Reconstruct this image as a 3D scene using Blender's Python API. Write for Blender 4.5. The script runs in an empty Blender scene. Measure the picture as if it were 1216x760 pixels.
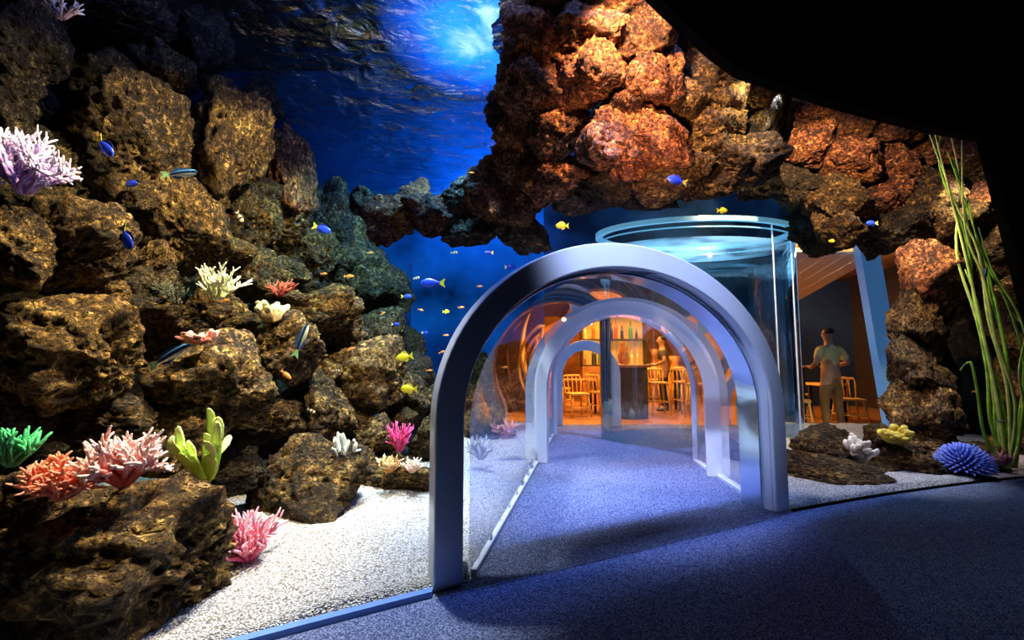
import bpy, math, random
from mathutils import Vector, noise, Matrix
import numpy as np
random.seed(7)
sc = bpy.context.scene
sc.view_settings.view_transform = 'Standard'
sc.view_settings.look = 'None'
F = 540.0; CH = 1.25; TH = math.atan(45/540.0)

cam_d = bpy.data.cameras.new('camera'); cam = bpy.data.objects.new('camera', cam_d)
sc.collection.objects.link(cam); sc.camera = cam
cam_d.sensor_width = 36; cam_d.lens = F/1216*36
cam.location = (0, 0, CH); cam.rotation_euler = (math.pi/2+TH, 0, 0)
cam_d.clip_start = 0.05

def at(px, py, d):
    a = (px-608)/F; b = (380-py)/F
    v = Vector((a, math.cos(TH)-b*math.sin(TH), math.sin(TH)+b*math.cos(TH)))
    v *= d/v.y
    return Vector((v.x, v.y, v.z+CH))

# ---------------------------------------------------------------- materials
def new_mat(name):
    m = bpy.data.materials.new(name); m.use_nodes = True
    nt = m.node_tree; nt.nodes.clear()
    out = nt.nodes.new('ShaderNodeOutputMaterial')
    return m, nt, out
def N(nt, t, **kw):
    n = nt.nodes.new(t)
    for k, v in kw.items():
        if k in n.inputs: n.inputs[k].default_value = v
        else: setattr(n, k, v)
    return n
def ramp(nt, fac, stops):
    r = nt.nodes.new('ShaderNodeValToRGB')
    e = r.color_ramp.elements
    while len(e) < len(stops): e.new(0.5)
    for el, (p, c) in zip(e, stops):
        el.position = p; el.color = (c[0], c[1], c[2], 1)
    nt.links.new(fac, r.inputs[0]); return r
def simple(name, col, rough=0.5, metal=0, emit=0, spec=0.5, noise_amt=0.15, nscale=12, bump=0.0, ecol=None):
    m, nt, out = new_mat(name)
    b = N(nt, 'ShaderNodeBsdfPrincipled'); L = nt.links
    tc = N(nt, 'ShaderNodeTexCoord'); no = N(nt, 'ShaderNodeTexNoise', Scale=nscale, Detail=4.0)
    L.new(tc.outputs['Object'], no.inputs['Vector'])
    c0 = tuple(max(0, c*(1-noise_amt*2)) for c in col); c1 = tuple(min(1, c*(1+noise_amt)) for c in col)
    r = ramp(nt, no.outputs['Fac'], [(0.3, c0), (0.7, c1)])
    L.new(r.outputs[0], b.inputs['Base Color'])
    b.inputs['Roughness'].default_value = rough; b.inputs['Metallic'].default_value = metal
    b.inputs['Specular IOR Level'].default_value = spec
    if emit:
        ec = ecol or col
        b.inputs['Emission Color'].default_value = (ec[0], ec[1], ec[2], 1); b.inputs['Emission Strength'].default_value = emit
    if bump:
        bp = N(nt, 'ShaderNodeBump', Strength=bump, Distance=0.02); L.new(no.outputs['Fac'], bp.inputs['Height']); L.new(bp.outputs[0], b.inputs['Normal'])
    L.new(b.outputs[0], out.inputs[0]); return m
def rock_mat(name, dark, mid, light, sc_=1.0):
    m, nt, out = new_mat(name); L = nt.links
    b = N(nt, 'ShaderNodeBsdfPrincipled'); b.inputs['Roughness'].default_value = 0.75; b.inputs['Specular IOR Level'].default_value = 0.35
    tc = N(nt, 'ShaderNodeTexCoord'); oi = N(nt, 'ShaderNodeObjectInfo')
    n1 = N(nt, 'ShaderNodeTexNoise', Scale=2.2*sc_, Detail=8.0, Roughness=0.7)
    n2 = N(nt, 'ShaderNodeTexNoise', Scale=10*sc_, Detail=7.0, Roughness=0.75)
    v = N(nt, 'ShaderNodeTexVoronoi', Scale=9*sc_)
    v2 = N(nt, 'ShaderNodeTexVoronoi', Scale=24*sc_)
    for n in (n1, n2, v, v2): L.new(tc.outputs['Object'], n.inputs['Vector'])
    r = ramp(nt, n1.outputs['Fac'], [(0.35, dark), (0.5, mid), (0.67, light)])
    r2 = ramp(nt, n2.outputs['Fac'], [(0.41, (0.05, 0.04, 0.035)), (0.54, (1, 1, 1))])
    mx = N(nt, 'ShaderNodeMix', data_type='RGBA', blend_type='MULTIPLY'); mx.inputs[0].default_value = 0.95
    L.new(r.outputs[0], mx.inputs[6]); L.new(r2.outputs[0], mx.inputs[7])
    mp = N(nt, 'ShaderNodeMapRange'); mp.inputs[3].default_value = 0.5; mp.inputs[4].default_value = 1.4
    L.new(oi.outputs['Random'], mp.inputs[0])
    hs = N(nt, 'ShaderNodeHueSaturation'); L.new(mx.outputs[2], hs.inputs['Color']); L.new(mp.outputs[0], hs.inputs['Value'])
    L.new(hs.outputs[0], b.inputs['Base Color'])
    r3 = ramp(nt, v.outputs['Distance'], [(0.0, (0, 0, 0)), (0.45, (1, 1, 1))])
    r4 = ramp(nt, v2.outputs['Distance'], [(0.1, (0, 0, 0)), (0.4, (1, 1, 1))])
    ad = N(nt, 'ShaderNodeMath', operation='ADD'); ad2 = N(nt, 'ShaderNodeMath', operation='MULTIPLY_ADD')
    L.new(r4.outputs[0], ad2.inputs[0]); ad2.inputs[1].default_value = 0.5; L.new(r3.outputs[0], ad2.inputs[2])
    L.new(ad2.outputs[0], ad.inputs[0]); L.new(r2.outputs[0], ad.inputs[1])
    bp = N(nt, 'ShaderNodeBump', Strength=1.0, Distance=0.07); L.new(ad.outputs[0], bp.inputs['Height']); L.new(bp.outputs[0], b.inputs['Normal'])
    L.new(b.outputs[0], out.inputs[0]); return m
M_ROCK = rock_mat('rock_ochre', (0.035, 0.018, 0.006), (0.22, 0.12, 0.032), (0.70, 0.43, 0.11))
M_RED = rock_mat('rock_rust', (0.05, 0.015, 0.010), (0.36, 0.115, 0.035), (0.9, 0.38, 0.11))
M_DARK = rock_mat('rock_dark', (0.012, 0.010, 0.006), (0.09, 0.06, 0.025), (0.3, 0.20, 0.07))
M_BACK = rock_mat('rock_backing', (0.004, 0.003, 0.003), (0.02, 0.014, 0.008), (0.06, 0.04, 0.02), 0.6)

def glass_mat(name, tint, gl=(1, 1, 1), mult=1.0, rough=0.02, base=0.0):
    m, nt, out = new_mat(name); L = nt.links
    tr = N(nt, 'ShaderNodeBsdfTransparent'); tr.inputs[0].default_value = (*tint, 1)
    g = N(nt, 'ShaderNodeBsdfGlossy'); g.inputs['Color'].default_value = (*gl, 1); g.inputs['Roughness'].default_value = rough
    lw = N(nt, 'ShaderNodeLayerWeight', Blend=0.2)
    ma = N(nt, 'ShaderNodeMath', operation='MULTIPLY_ADD', use_clamp=True); ma.inputs[1].default_value = mult; ma.inputs[2].default_value = base
    L.new(lw.outputs['Fresnel'], ma.inputs[0])
    mx = N(nt, 'ShaderNodeMixShader'); L.new(ma.outputs[0], mx.inputs[0]); L.new(tr.outputs[0], mx.inputs[1]); L.new(g.outputs[0], mx.inputs[2])
    L.new(mx.outputs[0], out.inputs[0]); return m
M_ACR = glass_mat('clear_acrylic', (0.99, 0.995, 1.0), (1, 1, 1), mult=0.5, base=0.11)
M_CYL = glass_mat('tube_acrylic', (0.95, 0.98, 1.0), (0.85, 0.96, 1), mult=0.85, base=0.12, rough=.02)
M_WIN = glass_mat('window_glass', (0.98, 0.99, 1.0), mult=0.06, base=0.0)
def water_mat():
    m, nt, out = new_mat('water_surface'); L = nt.links
    tr = N(nt, 'ShaderNodeBsdfTransparent'); tr.inputs[0].default_value = (0.45, 0.68, 1.0, 1)
    g = N(nt, 'ShaderNodeBsdfGlossy'); g.inputs['Color'].default_value = (0.9, 0.9, 1.0, 1); g.inputs['Roughness'].default_value = 0.18
    tc = N(nt, 'ShaderNodeTexCoord'); mpg = N(nt, 'ShaderNodeMapping'); mpg.inputs['Scale'].default_value = (1.0, 1.4, 1)
    n1 = N(nt, 'ShaderNodeTexNoise', Scale=3.6, Detail=4.0, Distortion=0.5)
    L.new(tc.outputs['Object'], mpg.inputs[0]); L.new(mpg.outputs[0], n1.inputs['Vector'])
    bp = N(nt, 'ShaderNodeBump', Strength=1.0, Distance=0.12); L.new(n1.outputs['Fac'], bp.inputs['Height']); L.new(bp.outputs[0], g.inputs['Normal'])
    mx = N(nt, 'ShaderNodeMixShader'); mx.inputs[0].default_value = 0.6
    L.new(tr.outputs[0], mx.inputs[1]); L.new(g.outputs[0], mx.inputs[2]); L.new(mx.outputs[0], out.inputs[0]); return m
M_WATER = water_mat()
def gravel_mat():
    m, nt, out = new_mat('white_gravel'); L = nt.links
    b = N(nt, 'ShaderNodeBsdfPrincipled'); b.inputs['Roughness'].default_value = 0.8
    tc = N(nt, 'ShaderNodeTexCoord'); v = N(nt, 'ShaderNodeTexVoronoi', Scale=90.0)
    L.new(tc.outputs['Object'], v.inputs['Vector'])
    sp = N(nt, 'ShaderNodeSeparateColor'); L.new(v.outputs['Color'], sp.inputs[0])
    r = ramp(nt, sp.outputs[0], [(0.0, (0.34, 0.3, 0.25)), (0.22, (0.72, 0.71, 0.68)), (1.0, (0.94, 0.95, 0.95))])
    r2 = ramp(nt, v.outputs['Distance'], [(0.35, (1, 1, 1)), (0.78, (0.3, 0.29, 0.3))])
    mx = N(nt, 'ShaderNodeMix', data_type='RGBA', blend_type='MULTIPLY'); mx.inputs[0].default_value = 1
    L.new(r.outputs[0], mx.inputs[6]); L.new(r2.outputs[0], mx.inputs[7]); L.new(mx.outputs[2], b.inputs['Base Color'])
    bp = N(nt, 'ShaderNodeBump', Strength=1.0, Distance=0.016, invert=True); L.new(v.outputs['Distance'], bp.inputs['Height']); L.new(bp.outputs[0], b.inputs['Normal'])
    L.new(b.outputs[0], out.inputs[0]); return m
M_SAND = gravel_mat()
def carpet_mat(name):
    m, nt, out = new_mat(name); L = nt.links
    b = N(nt, 'ShaderNodeBsdfPrincipled'); b.inputs['Roughness'].default_value = 1.0; b.inputs['Specular IOR Level'].default_value = 0.03
    tc = N(nt, 'ShaderNodeTexCoord'); v = N(nt, 'ShaderNodeTexVoronoi', Scale=190.0); n = N(nt, 'ShaderNodeTexNoise', Scale=70.0, Detail=3.0)
    L.new(tc.outputs['Object'], v.inputs['Vector']); L.new(tc.outputs['Object'], n.inputs['Vector'])
    sp = N(nt, 'ShaderNodeSeparateColor'); L.new(v.outputs['Color'], sp.inputs[0])
    r = ramp(nt, sp.outputs[0], [(0.0, (0.03, 0.04, 0.09)), (0.5, (0.10, 0.125, 0.23)), (1.0, (0.34, 0.40, 0.58))])
    L.new(r.outputs[0], b.inputs['Base Color'])
    bp = N(nt, 'ShaderNodeBump', Strength=0.7, Distance=0.008); L.new(n.outputs['Fac'], bp.inputs['Height']); L.new(bp.outputs[0], b.inputs['Normal'])
    L.new(b.outputs[0], out.inputs[0]); return m
M_CARPET = carpet_mat('carpet')
M_BLACK = simple('matte_black', (0.004, 0.004, 0.004), 0.95, spec=0.02)
M_BLUEWALL = simple('blue_backdrop', (0.02, 0.24, 0.50), 0.9, noise_amt=0.45, nscale=0.7, spec=0.05)
M_TEALWALL = simple('dark_teal_wall', (0.02, 0.08, 0.15), 0.7, noise_amt=0.4, nscale=1.2, spec=0.2)
M_ARCH = simple('arch_white', (0.78, 0.85, 0.98), 0.2, metal=0.1, noise_amt=0.04, nscale=2)
M_CHROME = simple('arch_inner', (0.6, 0.7, 0.85), 0.12, metal=0.85, noise_amt=0.04, nscale=2)
M_CURB = simple('curb_blue', (0.16, 0.32, 0.75), 0.5, noise_amt=0.05)
M_FRAME = simple('frame_blue', (0.25, 0.5, 0.85), 0.4, noise_amt=0.05, emit=.22, ecol=(.08, .32, .8))  # post brightened by a glow in its material; no lamp in it
M_WOOD = simple('warm_wood', (0.40, 0.17, 0.05), 0.5, noise_amt=0.3, nscale=4)
M_LWOOD = simple('light_wood', (0.82, 0.5, 0.14), 0.45, noise_amt=0.15, nscale=8)
M_DWOOD = simple('dark_wood', (0.05, 0.03, 0.02), 0.5, noise_amt=0.2, nscale=6)
M_CREAM = simple('cream_panel', (0.78, 0.82, 0.86), 0.6, noise_amt=0.05)
M_METAL = simple('dark_metal', (0.05, 0.05, 0.06), 0.4, metal=0.8)
M_GLOW = simple('lamp_glow', (1.0, 0.7, 0.3), 0.5, emit=12, ecol=(1, 0.6, 0.2))
M_SHELF = simple('lit_shelf', (0.7, 0.35, 0.08), 0.5, emit=0.6, ecol=(1, 0.40, 0.05), noise_amt=.48, nscale=2.5)

# ---------------------------------------------------------------- mesh helpers
COL = sc.collection
def obj_from(name, mesh, parent=None, loc=None, mats=()):
    o = bpy.data.objects.new(name, mesh); COL.objects.link(o)
    if parent: o.parent = parent
    if loc is not None: o.location = loc
    for m in mats: mesh.materials.append(m)
    return o
def mk(name, verts, faces, mat, parent=None, smooth=False, loc=None):
    me = bpy.data.meshes.new(name); me.from_pydata([tuple(v) for v in verts], [], faces); me.update()
    if smooth: me.polygons.foreach_set('use_smooth', [True]*len(me.polygons))
    return obj_from(name, me, parent, loc, [mat] if mat else [])
def tag(o, label, cat=None, group=None, kind=None):
    o['label'] = label
    if cat: o['category'] = cat
    if group: o['group'] = group
    if kind: o['kind'] = kind
    return o
def structure(o, label=None):
    o['kind'] = 'structure'
    if label: o['label'] = label
    return o
def box_geo(V, Fc, x0, x1, y0, y1, z0, z1):
    n = len(V)
    V += [(x0,y0,z0),(x1,y0,z0),(x1,y1,z0),(x0,y1,z0),(x0,y0,z1),(x1,y0,z1),(x1,y1,z1),(x0,y1,z1)]
    Fc += [tuple(n+i for i in f) for f in [(0,3,2,1),(4,5,6,7),(0,1,5,4),(1,2,6,5),(2,3,7,6),(3,0,4,7)]]
def box(name, x0, x1, y0, y1, z0, z1, mat, parent=None, bevel=0, loc=None):
    V, Fc = [], []; box_geo(V, Fc, x0, x1, y0, y1, z0, z1)
    o = mk(name, V, Fc, mat, parent, loc=loc)
    if bevel:
        m = o.modifiers.new('bevel', 'BEVEL'); m.width = bevel; m.segments = 2
    return o
def prism(name, poly, z0, z1, mat, parent=None):
    n = len(poly)
    V = [(p[0], p[1], z0) for p in poly]+[(p[0], p[1], z1) for p in poly]
    Fc = [tuple(range(n-1, -1, -1)), tuple(range(n, 2*n))]+[(i, (i+1) % n, n+(i+1) % n, n+i) for i in range(n)]
    return mk(name, V, Fc, mat, parent)
def tube_geo(V, Fc, pts, radii, seg=8, flat=1.0, A=None, val=None):
    base = len(V); k = len(pts)
    for i, p in enumerate(pts):
        p = Vector(p)
        d = (Vector(pts[min(i+1, k-1)])-Vector(pts[max(i-1, 0)])).normalized()
        ref = Vector((1, 0, 0)) if abs(d.x) < 0.9 else Vector((0, 1, 0))
        a = (ref-d*ref.dot(d)).normalized(); b = d.cross(a)
        for j in range(seg):
            t = 2*math.pi*j/seg
            V.append(p+a*math.cos(t)*radii[i]+b*math.sin(t)*radii[i]*flat)
            if A is not None: A.append(val[i] if val else 0)
    for i in range(k-1):
        for j in range(seg):
            Fc.append((base+i*seg+j, base+i*seg+(j+1) % seg, base+(i+1)*seg+(j+1) % seg, base+(i+1)*seg+j))
    Fc.append(tuple(base+j for j in range(seg-1, -1, -1)))
    Fc.append(tuple(base+(k-1)*seg+j for j in range(seg)))
def tube(name, pts, radii, mat, parent=None, seg=8, flat=1.0, loc=None):
    if not hasattr(radii, '__len__'): radii = [radii]*len(pts)
    V, Fc = [], []; tube_geo(V, Fc, pts, radii, seg, flat)
    return mk(name, V, Fc, mat, parent, True, loc)
def copy_tree(o, parent=None):
    c = o.copy(); COL.objects.link(c)
    if parent: c.parent = parent
    for ch in list(o.children):
        copy_tree(ch, c)
    return c
def empty(name, loc=(0, 0, 0), rz=0):
    e = bpy.data.objects.new(name, None); e.empty_display_size = 0.1; COL.objects.link(e); e.location = loc; e.rotation_euler = (0, 0, rz); return e

# ---------------------------------------------------------------- aquarium plan
gp = np.array([(-6, -1.0), (-4, .42), (-1.29, 2.06), (-.445, 2.53), (.93, 3.2), (2.3, 3.86), (3.7, 4.42), (5.1, 4.85), (6.5, 5.15), (8, 5.35)])
gco = np.polyfit(gp[:, 0], gp[:, 1], 3)
def gy(x): return float(np.polyval(gco, x))
AL = Vector((-.42, 2.54, 0)); AR = Vector((2.29, 3.86, 0))
TL0 = Vector((-.24, 2.64, 0)); TL1 = Vector((.65, 7.5, 0)); TR0 = Vector((2.12, 3.80, 0)); TR1 = Vector((2.22, 5.6, 0))
def LR(t): return TL0.lerp(TL1, t), TR0.lerp(TR1, t)

xs = np.linspace(-6, 8, 57)
fl = prism('floor', [(8, -3), ]+[(x, gy(x)) for x in xs[::-1]]+[(-6, -3)], -0.3, 0.0, M_CARPET)
structure(fl, 'speckled grey-blue carpet floor of the viewing hall')
tp = [TL0-Vector((0.1, .15, 0))]+[LR(t)[0] for t in np.linspace(0, 1, 9)]+[LR(t)[1] for t in np.linspace(1, 0, 9)]+[TR0+Vector((0, -.1, 0))]
f2 = prism('floor.001', [(p.x, p.y) for p in tp], -0.29, 0.003, M_CARPET)
structure(f2, 'speckled grey-blue carpet running through the tunnel')
f3p = [(.65, 7.5), (2.22, 5.6), (2.5, 6.1), (4.3, 6.5), (4.5, 8.7), (.65, 8.7)]
f3 = prism('floor.002', f3p, -0.28, 0.0, M_CARPET); structure(f3, 'speckled carpet at the tunnel exit')
f4 = prism('floor.003', [(-4, 8.7), (4.6, 8.7), (4.7, 7.72), (9, 7.72), (9, 15), (-4, 15)], -0.28, 0.0, M_WOOD); structure(f4, 'warm wooden floor of the bar room')
def fascia(name, x0, x1, z0, z1, th=0.12, mat=M_BLACK, n=40, z0f=None, off=0):
    V, Fc = [], []
    for x in np.linspace(x0, x1, n):
        zb = z0f(x) if z0f else z0
        V += [(x, gy(x)-th+off, zb), (x, gy(x)+off, zb), (x, gy(x)+off, z1), (x, gy(x)-th+off, z1)]
    for i in range(n-1):
        a = i*4; b = a+4
        for j in range(4): Fc.append((a+j, a+(j+1) % 4, b+(j+1) % 4, b+j))
    Fc += [(0, 1, 2, 3)[::-1], tuple((n-1)*4+j for j in range(4))]
    return mk(name, V, Fc, mat)
def fz(x): return 3.62+.33*max(0, (1.9-x)/.8)**1.25 if x > -.5 else 3.62+.33*3**1.25
fa = fascia('wall_front', -6, 8, 3.62, 7.5, n=120, z0f=fz); structure(fa, 'matte black curved fascia above the aquarium glass')
V = [(5.95, gy(5.95), 0), (8, gy(8), 0), (8, gy(8), 3.65), (5.12, gy(5.12), 3.65)]
V += [(v[0], v[1]-.12, v[2]) for v in V]
Fc = [(0, 1, 2, 3), (7, 6, 5, 4), (0, 3, 7, 4), (1, 0, 4, 5), (2, 1, 5, 6), (3, 2, 6, 7)]
structure(mk('wall_right', V, Fc, M_BLACK), 'matte black wall at the end of the glass')
structure(box('ceiling', -6, 8, -3, 5.4, 7.5, 7.6, M_BLACK))
structure(box('ceiling.001', -7, 9, 0, 9, 8.0, 8.1, M_BLACK), 'black ceiling above the tank')
structure(box('wall_behind', -6, 8, -3.1, -3, 0, 7.6, M_BLACK))
def glass_panel(name, x0, x1):
    V = []; Fc = []; n = 20
    for x in np.linspace(x0, x1, n): V += [(x, gy(x), 0.0), (x, gy(x), 3.7)]
    for i in range(n-1): Fc.append((2*i, 2*i+2, 2*i+3, 2*i+1))
    return mk(name, V, Fc, M_WIN, smooth=True)
structure(glass_panel('window_1', -5, AL.x+.02), 'curved clear acrylic aquarium window')
structure(glass_panel('window_2', AR.x-.02, 5.95), 'curved clear acrylic aquarium window')
cb = fascia('trim_1', -4.5, AL.x, 0.0, 0.03, 0.055, M_CURB, 24); structure(cb, 'blue sill under the aquarium window')
cb = fascia('trim_2', AR.x, 5.95, 0.0, 0.012, 0.04, M_BLACK, 24); structure(cb)

# ---------------------------------------------------------------- tunnel
def profile(zt, spring, hw, n=48, ex=2.0, tilt=.0):
    pts = [(-hw, 0), (-hw, spring*.5)]
    for i in range(n+1):
        t = math.pi-math.pi*i/n
        c, s = math.cos(t), math.sin(t)
        pts.append((hw*math.copysign(abs(c)**(2/ex), c), (spring+(zt-spring)*abs(s)**(2/ex))*(1-tilt*c)))
    pts += [(hw, spring*.5), (hw, 0)]
    return pts
def arch_band(name, L, R, zt, spring, thick, depth, mat, parent=None, bevel=0.02, ex=2.0, tilt=.0, off=0.0):
    u = (R-L); w = u.length; u.normalize(); n = Vector((-u.y, u.x, 0)); c = (L+R)/2+n*off
    po = profile(zt, spring, w/2, ex=ex, tilt=tilt); pi_ = profile(zt-thick, spring, w/2-thick, ex=ex, tilt=tilt)
    V = []; k = len(po)
    for dd in (0, depth):
        for P in (po, pi_):
            for s, z in P: V.append(c+u*s+n*dd+Vector((0, 0, z)))
    Fc = []
    a, b, e, f = 0, k, 2*k, 3*k
    for i in range(k-1):
        Fc += [(a+i, a+i+1, b+i+1, b+i), (e+i, f+i, f+i+1, e+i+1), (a+i, e+i, e+i+1, a+i+1), (b+i, b+i+1, f+i+1, f+i)]
    for i in (0, k-1): Fc.append((a+i, b+i, f+i, e+i) if i == 0 else (a+i, e+i, f+i, b+i))
    o = mk(name, V, Fc, mat, parent)
    if bevel:
        m = o.modifiers.new('b', 'BEVEL'); m.width = bevel; m.segments = 2; m.limit_method = 'ANGLE'
    o.data.polygons.foreach_set('use_smooth', [True]*len(o.data.polygons))
    o.modifiers.new('w', 'WEIGHTED_NORMAL')
    return o
tun = empty('aquarium_tunnel', (0.9, 3.2, 0)); TO = Vector((0.9, 3.2, 0))
tag(tun, 'walk-through clear acrylic tunnel with white arch portal and rings', 'tunnel')
def tl(L): return L-TO
UA = (AR-AL).normalized()
arch_band('portal_arch', tl(AL), tl(AR), 2.05, 0.86, 0.17, 0.12, M_ARCH, tun, tilt=.035, bevel=.012)['label'] = 'wide white glossy entrance arch'
arch_band('inner_frame', tl(AL+UA*.155), tl(AR-UA*.155), 1.895, 0.86, 0.05, 0.2, M_CHROME, tun, tilt=.035, bevel=.01, off=.10)['label'] = 'polished inner lip of the arch'
nt_ = 24; V, Fc = [], []
for i in range(nt_+1):
    t = i/nt_; L, R = LR(t); w = (R-L).length; c = (L+R)/2-TO; u = (R-L).normalized()
    P = profile(1.87-.04*t, 0.85, w/2)
    k = len(P)
    for s, z in P: V.append(c+u*s+Vector((0, 0, z)))
for i in range(nt_):
    for j in range(k-1): Fc.append((i*k+j, i*k+j+1, (i+1)*k+j+1, (i+1)*k+j))
mk('acrylic_vault', V, Fc, M_ACR, tun, True)['label'] = 'curved clear acrylic vault'
def ring(t, th, dp, mat=M_ARCH, grow=0.03, name='ring_arch'):
    L, R = LR(t); u = (R-L).normalized()
    return arch_band(name, tl(L-u*grow), tl(R+u*grow), 1.88+grow, 0.85, th, dp, mat, tun, 0.01)
ring(0.60, 0.16, 0.10)
ring(0.995, 0.07, 0.08, M_ARCH, 0.02)
arch_band('exit_arch', tl(Vector((.76, 8.62, 0))), tl(Vector((2.0, 8.45, 0))), 1.58, 0.9, 0.19, 0.12, M_ARCH, tun, 0.01)
M_EDGE = simple('edge_strip', (0.75, 0.82, 0.95), 0.3, noise_amt=0.04)
for P0, P1, sgn in ((TL0, TL1, 1), (TR0, TR1, -1)):
    a = tl(P0)+Vector((0, 0.1, 0)); b = tl(P1); off = Vector((.035*sgn, 0, 0))
    V = [a, a+off, b+off, b]; V = [Vector((v.x, v.y, 0.0)) for v in V]+[Vector((v.x, v.y, 0.03)) for v in V]
    mk('base_rail', V, [(0,3,2,1),(4,5,6,7),(0,1,5,4),(1,2,6,5),(2,3,7,6),(3,0,4,7)], M_EDGE, tun)

# ---------------------------------------------------------------- glass tube (oval plan)
CY = Vector((2.97, 7.3, 0)); CR = 1.555; CZ = 3.25; KY = .6
cyl = empty('acrylic_tube', CY); tag(cyl, 'tall oval clear acrylic tube with thick pale rim behind the tunnel', 'glass tube')
V, Fc = [], []; n = 96
for z in (0.0, CZ*.5, CZ):
    for i in range(n): V.append((CR*math.cos(2*math.pi*i/n), KY*CR*math.sin(2*math.pi*i/n), z))
for a in range(2):
    for i in range(n): Fc.append((a*n+i, a*n+(i+1) % n, (a+1)*n+(i+1) % n, (a+1)*n+i))
mk('tube_wall', V, Fc, M_CYL, cyl, True)
M_RIM = simple('rim_cyan', (0.4, 0.8, 0.95), 0.2, noise_amt=0.05, emit=.35, ecol=(.2, .6, .85))  # rim brightened by its own added glow; it is no lamp
def annulus(name, r0, r1, z0, z1, mat, par):
    V, Fc = [], []; n = 96
    for (r, z) in ((r0, z0), (r1, z0), (r1, z1), (r0, z1)):
        for i in range(n): V.append((r*math.cos(2*math.pi*i/n), KY*r*math.sin(2*math.pi*i/n), z))
    for a in range(4):
        b = (a+1) % 4
        for i in range(n): Fc.append((a*n+i, a*n+(i+1) % n, b*n+(i+1) % n, b*n+i))
    return mk(name, V, Fc, mat, par, False)
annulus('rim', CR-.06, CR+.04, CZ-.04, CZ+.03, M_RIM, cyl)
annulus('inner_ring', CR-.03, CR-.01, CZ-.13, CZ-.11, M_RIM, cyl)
M_HIGHLIGHT = simple('highlight_white', (0.8, 0.9, 1.0), 0.2, noise_amt=0.03, emit=.25, ecol=(.5, .75, 1))  # glowing strips stand in for vertical highlights on the tube wall
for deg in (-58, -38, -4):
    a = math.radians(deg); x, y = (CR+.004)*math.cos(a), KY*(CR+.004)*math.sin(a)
    tube('highlight_strip', [(x, y, 0), (x, y, CZ-.03)], [.011, .011], M_HIGHLIGHT, cyl, 6)
def tube_glow_mat():
    m, nt, out = new_mat('pale_glow_disc'); L = nt.links
    tr = N(nt, 'ShaderNodeBsdfTransparent'); tr.inputs[0].default_value = (.9, .97, 1, 1)
    b = N(nt, 'ShaderNodeBsdfPrincipled'); b.inputs['Base Color'].default_value = (.55, .8, .95, 1); b.inputs['Roughness'].default_value = .25
    b2 = N(nt, 'ShaderNodeBsdfTranslucent'); b2.inputs[0].default_value = (.6, .85, 1, 1)
    ms = N(nt, 'ShaderNodeMixShader'); ms.inputs[0].default_value = .6; L.new(b.outputs[0], ms.inputs[1]); L.new(b2.outputs[0], ms.inputs[2])
    tc = N(nt, 'ShaderNodeTexCoord'); no = N(nt, 'ShaderNodeTexNoise', Scale=1.1, Detail=2.0); L.new(tc.outputs['Object'], no.inputs['Vector'])
    r = ramp(nt, no.outputs['Fac'], [(.40, (.05,)*3), (.58, (.8,)*3)])  # pale patches in the disc colour stand in for glow inside the rim
    mx = N(nt, 'ShaderNodeMixShader'); L.new(r.outputs[0], mx.inputs[0]); L.new(tr.outputs[0], mx.inputs[1]); L.new(ms.outputs[0], mx.inputs[2]); L.new(mx.outputs[0], out.inputs[0]); return m
V = [(0, 0, CZ-.24)]+[((CR-.04)*math.cos(2*math.pi*i/64), KY*(CR-.04)*math.sin(2*math.pi*i/64), CZ-.26) for i in range(64)]
mk('tube_glow_disc', V, [(0, 1+i, 1+(i+1) % 64) for i in range(64)], tube_glow_mat(), cyl, True)

# ---------------------------------------------------------------- tank back walls
structure(box('wall_back', -7, .62, 8.7, 8.8, 0, 7, M_BLUEWALL), 'blue painted backdrop at the rear of the tank')
structure(box('wall_back.001', .62, 4.6, 8.7, 8.8, 2.05, 7, M_TEALWALL))
structure(prism('wall_back.002', [(4.55, 8.8), (4.65, 7.72), (4.75, 7.72), (4.65, 8.8)], 0, 7, M_TEALWALL))
structure(box('wall_back.003', 4.7, 9, 7.7, 7.8, 3.35, 7, M_TEALWALL))
structure(box('wall_back.004', 6.75, 9, 7.7, 7.8, 0, 3.35, M_BLACK))
structure(box('window_3', 4.75, 6.75, 7.72, 7.73, 0, 3.35, M_WIN))
V = [(6.03, 7.35, 0), (6.35, 7.35, 0), (6.35, 7.5, 0), (6.03, 7.5, 0), (5.63, 7.35, 3.9), (5.95, 7.35, 3.9), (5.95, 7.5, 3.9), (5.63, 7.5, 3.9)]
structure(mk('trim_3', V, [(0,3,2,1),(4,5,6,7),(0,1,5,4),(1,2,6,5),(2,3,7,6),(3,0,4,7)], M_FRAME), 'pale blue leaning window post with an added glow')
M_PANEL = simple('blue_panel', (0.02, 0.10, 0.22), 0.3, noise_amt=0.1)
structure(prism('trim_4', [(-1.95, 8.3), (-1.87, 8.3), (-1.87, 8.4), (-1.95, 8.4)], 0, 3.0, M_PANEL), 'dim blue post at the rear of the tank')
structure(box('wall_left', -7.1, -7, -3, 9, 0, 8, M_BLACK))
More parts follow.
